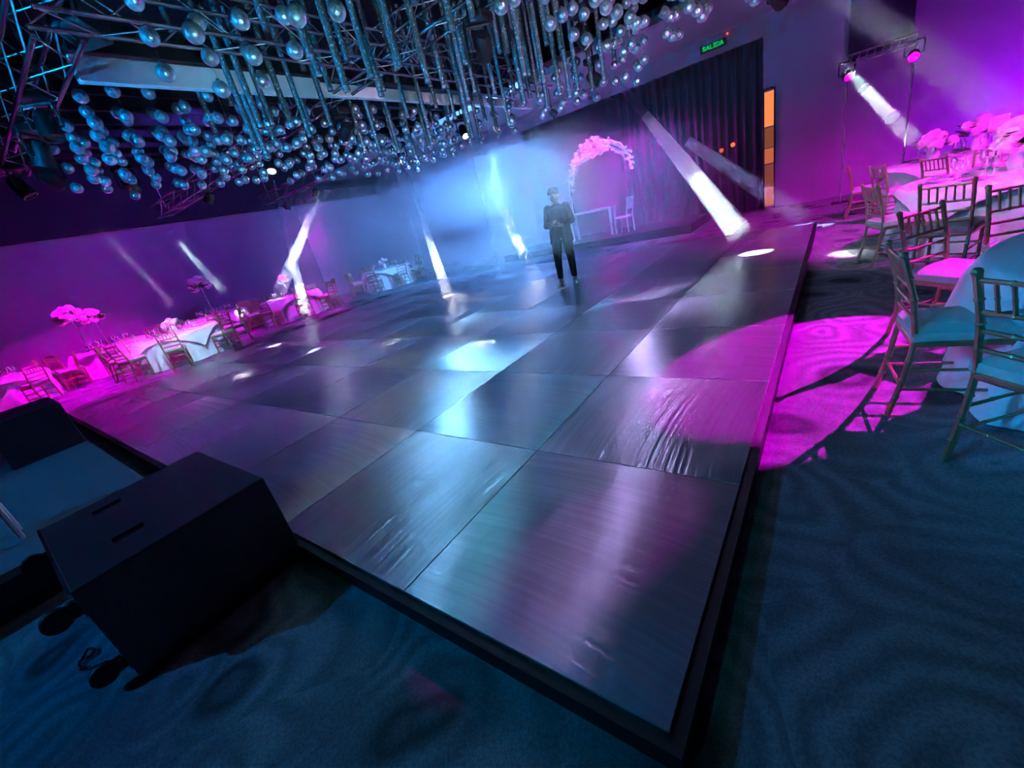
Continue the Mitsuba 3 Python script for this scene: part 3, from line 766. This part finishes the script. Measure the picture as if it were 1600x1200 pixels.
scene[rk] = ply(rbox(6.4, 2.2, .24, (-6.0, 13.0, .12), .01), 'm_cabinet')
AX, AY, AZ, AR = -5.7, 13.2, 1.75, 1.12
ak = key_for('flower_arch'); S(ak, 'hoop arch topped with magenta-lit flowers in front of the curtain', 'flower arch')
hoop = [(AX + AR * math.cos(t), AY, AZ + AR * math.sin(t)) for t in np.linspace(-.12, math.pi + .12, 40)]
scene[ak + '__hoop'] = ply(tube(hoop, .014, 8), 'm_cabinet')
for i, hx in enumerate((hoop[0][0], hoop[-1][0])):
    scene[ak + '__post' + (f'_{i:03d}' if i else '')] = ply(tube([(hx, AY, .24), (hx, AY, hoop[0][2])], .014, 8), 'm_cabinet')
r_ = random.Random(11)
for i in range(270):
    t = r_.triangular(.12, math.pi + .05, 1.75)
    th = .10 + .16 * math.exp(-((t - 1.7) / .55) ** 2)
    rr = AR + r_.uniform(-th, th * 1.1)
    M = T().translate([AX + rr * math.cos(t), AY + r_.uniform(-.13, .13), AZ + rr * math.sin(t)]) @ rot(r_) @ T().scale(r_.uniform(.5, 1.4))
    scene[ak + '__blossom' + (f'_{i:03d}' if i else '')] = {**BLO[r_.randrange(3)], 'to_world': M}
scene['m_white'] = plastic((.7, .68, .66), .3)
wk = key_for('console_table'); S(wk, 'white open-framed console table on the riser, behind the standing person', 'table')
scene[wk + '__top'] = ply(rbox(1.5, .45, .07, (-6.05, 12.9, 1.06), .01), 'm_white')
for i, (x, y) in enumerate(((-5.36, 12.72), (-6.74, 12.72), (-5.36, 13.08), (-6.74, 13.08))):
    scene[wk + '__leg' + (f'_{i:03d}' if i else '')] = ply(rbox(.09, .07, .80, (x, y, .63), .01), 'm_white')
CW = Kind('side_chair')
for sx in (-1, 1):
    CW.add('back_post', tube([(sx * .2, -.22, 0), (sx * .2, -.2, .46), (sx * .19, -.28, 1.0)], .02, 8), 'm_white')
for sx in (-1, 1):
    CW.add('front_leg', tube([(sx * .2, .2, 0), (sx * .2, .2, .44)], [.016, .022], 8), 'm_white')
CW.add('seat', rbox(.46, .46, .07, (0, 0, .465), .03), 'm_white').add('back_panel', rbox(.38, .03, .34, (0, -.262, .84), .012), 'm_white')
CW.put(place(-4.95, 12.75, .24, facing(-1, .1)), 'white chair on the riser beside the console table', 'chair')
ck = key_for('table_card'); S(ck, 'pale card standing above the far right table at the right frame edge', 'card')
scene[ck + '__card'] = ply(rbox(.22, .012, .17, (2.30, 9.95, 1.165), .004), 'm_cloth')
scene[ck + '__stem'] = ply(tube([(2.30, 9.97, .757), (2.30, 9.97, 1.1)], .006, 6), 'm_alu')
scene[ck + '__foot'] = ply(lathe([(0, 0), (.05, 0), (.05, .012), (0, .014)], 12).apply_translation([2.30, 9.97, .757]), 'm_alu')

# ------------------------------------------------------------------ the standing person
def limb(bones, refine=.025, smooth=6):
    m = Manifold()
    for a, ra, b, rb in bones:
        m = m + Manifold.batch_hull([Manifold.sphere(ra, 16).translate(list(map(float, a))), Manifold.sphere(rb, 16).translate(list(map(float, b)))])
    m = m.refine_to_length(refine).to_mesh()
    t = trimesh.Trimesh(m.vert_properties[:, :3], m.tri_verts, process=True)
    trimesh.smoothing.filter_taubin(t, .5, .53, smooth)
    return t


# joints, facing +y, standing on z = 0; x to the person's right is negative
SH = {s: np.array([s * .165, -.01, 1.40]) for s in (-1, 1)}
EL = {-1: np.array([-.245, -.04, 1.13]), 1: np.array([.245, -.05, 1.12])}
WR = {-1: np.array([-.085, .22, 1.09]), 1: np.array([.075, .23, 1.13])}
HP = {s: np.array([s * .09, 0, .90]) for s in (-1, 1)}
KN = {-1: np.array([-.115, .02, .49]), 1: np.array([.135, .02, .49])}
AN = {-1: np.array([-.12, -.02, .09]), 1: np.array([.15, -.02, .09])}
HEADC = np.array([0.0, .055, 1.60])
body = [((0, 0, .95), .135, (0, 0, 1.12), .115), ((0, 0, 1.12), .115, (0, -.01, 1.30), .13), ((-.11, -.01, 1.36), .075, (.11, -.01, 1.36), .075), ((0, -.01, 1.40), .062, (0, .03, 1.50), .055),
        ((0, .04, 1.53), .07, (0, .05, 1.63), .092), ((0, .085, 1.53), .05, (0, .06, 1.60), .08), ((0, .118, 1.51), .022, (0, .10, 1.55), .05), ((0, .152, 1.575), .012, (0, .138, 1.61), .012),
        ((-.09, .05, 1.585), .014, (-.092, .04, 1.615), .016), ((.09, .05, 1.585), .014, (.092, .04, 1.615), .016)]
for s in (-1, 1):
    body += [(SH[s], .062, EL[s], .045), (EL[s], .044, WR[s], .029), (HP[s], .095, KN[s], .06), (KN[s], .058, AN[s], .04), ((0, 0, .95), .12, HP[s], .10),
             (AN[s], .04, AN[s] + [0, .13, -.05], .03)]
    d = np.array([-s * .35, .75, .15]); d /= np.linalg.norm(d); side = np.cross(d, [0, 0, 1.0]); side /= np.linalg.norm(side)
    palm = WR[s] + d * .085
    body += [(WR[s], .028, palm - side * .025, .022), (WR[s], .028, palm + side * .025, .022)]
    for i, L in enumerate((.062, .075, .07, .055)):
        b = palm + side * (.03 - .02 * i) * s; k1 = b + d * L * .6 + np.array([0, 0, .012]); k2 = k1 + np.array([-s * .012, .004, .035])
        body += [(b, .011, k1, .0095), (k1, .0095, k2, .008)]
    th = WR[s] + d * .04 - side * .03 * s
    body += [(th, .012, th + d * .03 + np.array([0, 0, .03]), .0095), (th + d * .03 + np.array([0, 0, .03]), .0095, th + d * .055 + np.array([-s * .01, 0, .04]), .008)]
scene['m_skin'] = plastic((.30, .18, .13), .4)
scene['m_hair'] = plastic((.015, .012, .010), .4)
scene['m_jacket'] = diffuse((.020, .022, .030))
scene['m_trousers'] = diffuse((.012, .012, .014))
scene['m_shoe'] = plastic((.72, .74, .76), .35)
px_, py_ = -3.76, 6.57
MP = place(px_, py_, ZF, facing(EYE[0] - px_ - 1.2, EYE[1] - py_))
pk = key_for('person'); S(pk, 'person in dark jacket, trousers and white sneakers standing with bowed head on the dance floor', 'person')
scene[pk + '__body'] = ply(limb(body, .014, 4), 'm_skin', smooth=True, to_world=MP)
hair = [((0, .02, 1.645), .098, (0, .05, 1.655), .096), ((0, -.01, 1.60), .09, (0, .01, 1.66), .095), ((0, -.02, 1.55), .06, (0, 0, 1.62), .085), ((-.05, .09, 1.66), .05, (.05, .09, 1.66), .05)]
scene[pk + '__hair'] = ply(limb(hair, .02, 3), 'm_hair', smooth=True, to_world=MP); S(pk + '__hair', 'short black hair')
for q, sx in enumerate((-1, 1)):
    e = trimesh.creation.icosphere(1, .011); e.apply_translation([sx * .034, .125, 1.622])
    scene[pk + '__eye' + (f'_{q:03d}' if q else '')] = ply(e, 'm_hair', smooth=True, to_world=MP)
jk = [((0, 0, .98), .155, (0, 0, 1.14), .14), ((0, 0, 1.14), .14, (0, -.01, 1.30), .145), ((-.135, -.01, 1.365), .078, (.135, -.01, 1.365), .078), ((-.10, 0, .99), .095, (-.10, -.01, 1.30), .10), ((.10, 0, .99), .095, (.10, -.01, 1.30), .10),
      ((0, -.015, 1.40), .08, (0, .0, 1.455), .072)]
for s in (-1, 1):
    jk += [(SH[s], .072, EL[s], .056), (EL[s], .056, WR[s] * .88 + EL[s] * .12, .042)]
    jk += [((s * .09, -.03, .78), .10, (s * .08, 0, 1.02), .11), ((s * .15, .02, .77), .075, (s * .10, 0, 1.02), .10), ((s * .11, .08, .78), .055, (s * .08, .04, 1.04), .09)]
jm = limb(jk, .022, 6)
jm = jm.slice_plane([0, 0, .79], [0, 0, 1.0])
scene[pk + '__jacket'] = ply(jm, two(scene['m_jacket']), smooth=True, to_world=MP); S(pk + '__jacket', 'dark open jacket')
tr = []
for s in (-1, 1):
    tr += [((0, 0, .96), .13, HP[s], .112), (HP[s], .108, KN[s], .074), (KN[s], .074, AN[s] + [0, 0, .06], .054)]
scene[pk + '__trousers'] = ply(limb(tr, .025, 5), 'm_trousers', smooth=True, to_world=MP); S(pk + '__trousers', 'slim dark trousers')
for q, s in enumerate((-1, 1)):
    a = AN[s]
    sh = [(a + [0, -.045, -.045], .043, a + [s * .03, .10, -.052], .040), (a + [s * .03, .10, -.052], .040, a + [s * .05, .17, -.06], .030), (a + [0, -.02, -.02], .045, a + [0, 0, .01], .048)]
    m = limb(sh, .015, 3).slice_plane([0, 0, .004], [0, 0, 1.0], cap=False)
    m2 = m.copy(); v = m2.vertices.copy(); v[:, 2] = np.minimum(v[:, 2], .028); v[:, :2] = v[:, :2].mean(0) + (v[:, :2] - v[:, :2].mean(0)) * 1.05; m2.vertices = v
    scene[pk + '__shoe' + (f'_{q:03d}' if q else '')] = ply(m, two(scene['m_shoe']), smooth=True, to_world=MP); S(pk + '__shoe' + (f'_{q:03d}' if q else ''), 'white sneaker')
ph = key_for('phone'); S(ph, 'dark phone held in front of the chest by the standing person', 'phone')
scene[ph] = ply(rbox(.15, .012, .075, (0, .335, 1.145), .005), 'm_cabinet', to_world=MP)

# ------------------------------------------------------------------ haze in the beams
def cone_mesh(p, t, a, t0, t1, n=20):
    p, t = np.array(p, float), np.array(t, float)
    L = np.linalg.norm(t - p); d = (t - p) / L
    r0, r1 = max(.012, L * t0 * math.tan(math.radians(a))), L * t1 * math.tan(math.radians(a))
    m = trimesh.creation.cylinder(1, 1, sections=n)
    v = m.vertices.copy()
    top = v[:, 2] > 0
    s = np.where(top, r1, r0)
    v[:, 0] *= s; v[:, 1] *= s
    v[:, 2] = np.where(top, L * t1, L * t0)
    m = trimesh.Trimesh(v, m.faces, process=False)
    m.apply_transform(trimesh.geometry.align_vectors([0, 0, 1], d)); m.apply_translation(p)
    return m


MEDIA = {}
def medium(sig):
    key = f'haze_{round(sig * 1000)}'
    scene.setdefault(key, {'type': 'homogeneous', 'albedo': .97, 'sigma_t': float(sig), 'phase': {'type': 'isotropic'}})
    return {'type': 'ref', 'id': key}


BEAM_LABELS = {
    'b1': 'bright white light shaft over the left tables, upright stem of the crossing pair',
    'b2': 'bright light shaft slanting down to the left across another shaft',
    'b3': 'narrow white light shaft ending near the far left corner of the dance floor',
    'b4': 'straight white light shaft just left of the standing person',
    'b5': 'widest pale light shaft, ending on the far right corner of the dance floor',
    'b6': 'pale light shaft running from the goalpost truss down to the far right table',
    'b7': 'broad soft grey light shaft across the wall at the upper right',
    'b8': 'thin pale light shaft in front of the left wall, brighter of two',
    'b9': 'faintest thin light shaft in front of the left wall, left of the brighter one',
    'b10': 'soft blue column of lit haze below the hanging rods',
    'b13': 'faint blue light shaft in front of the dark curtain, right of the widest shaft'}
for k, (p, t, col, pw, a, seg) in BEAMS.items():
    root = key_for('light_beam')
    S(root, BEAM_LABELS[k], 'light beam')
    for i, (t0, t1, den) in enumerate(seg):
        scene[root + '__haze' + (f'_{i:03d}' if i else '')] = ply(cone_mesh(p, t, a * .97, t0 + .002, t1 - .002), {'type': 'null'}, interior=medium(den))

# banks of smoke beyond the dance floor, over the left tables and in front of the standing person
def smoke(name, FB, ng, scale, label, seed, shape):
    FB = np.array(FB, float)
    zz, yy, xx = np.meshgrid(*[np.linspace(*FB[k], ng[k]) for k in (2, 1, 0)], indexing='ij')
    cl = meshkit.fbm(np.stack([xx, yy, zz], -1) * [.5, .5, .8], 4, seed)
    den = np.clip((cl - .22) * 2.0, .02, 1) * shape(xx, yy, zz)
    scene[name + '_medium'] = {'type': 'heterogeneous', 'albedo': .97, 'scale': 1.0, 'phase': {'type': 'isotropic'},
        'sigma_t': {'type': 'gridvolume', 'grid': mi.VolumeGrid((scale * den).astype(np.float32)[..., None]), 'filter_type': 'trilinear',
                    'to_world': T().translate(FB[:, 0].tolist()).scale((FB[:, 1] - FB[:, 0]).tolist())}}
    key = key_for('smoke_bank')
    scene[key] = ply(box(*(FB[:, 1] - FB[:, 0]), FB.mean(1)), {'type': 'null'}, interior={'type': 'ref', 'id': name + '_medium'})
    S(key, label, 'smoke', kind='stuff')


def ramp(a, b, x): return np.clip((x - a) / (b - a), 0, 1)


smoke('smoke_far', [[-17.8, -1.5], [9.9, 14.3], [.05, 4.4]], (64, 20, 24), .50, 'bank of blue-lit stage smoke filling the space beyond the dance floor', 3,
      lambda x, y, z: ramp(-1.5, -8.0, x) * ramp(4.4 - .16 * (x + 12).clip(0), 2.2 - .05 * (x + 12).clip(0), z) * ramp(9.9, 11.2, y) * (.5 + .5 * ramp(-17, -13, x)))
smoke('smoke_left', [[-17.8, -11.2], [6.6, 9.85], [.05, 4.0]], (28, 14, 22), .25, 'thinner smoke drifting over the far left tables', 5,
      lambda x, y, z: ramp(-11.2, -12.4, x) * ramp(4.0, 2.2, z) * ramp(6.6, 7.6, y))
smoke('smoke_front', [[-4.1, -2.2], [4.95, 6.05], [.7, 2.7]], (20, 12, 20), 2.2, 'wisp of smoke hanging in front of the standing person', 8,
      lambda x, y, z: ramp(-4.1, -3.5, x) * ramp(-2.2, -2.8, x) * ramp(2.7, 2.0, z) * ramp(.7, 1.2, z) * ramp(4.95, 5.3, y) * ramp(6.05, 5.7, y))
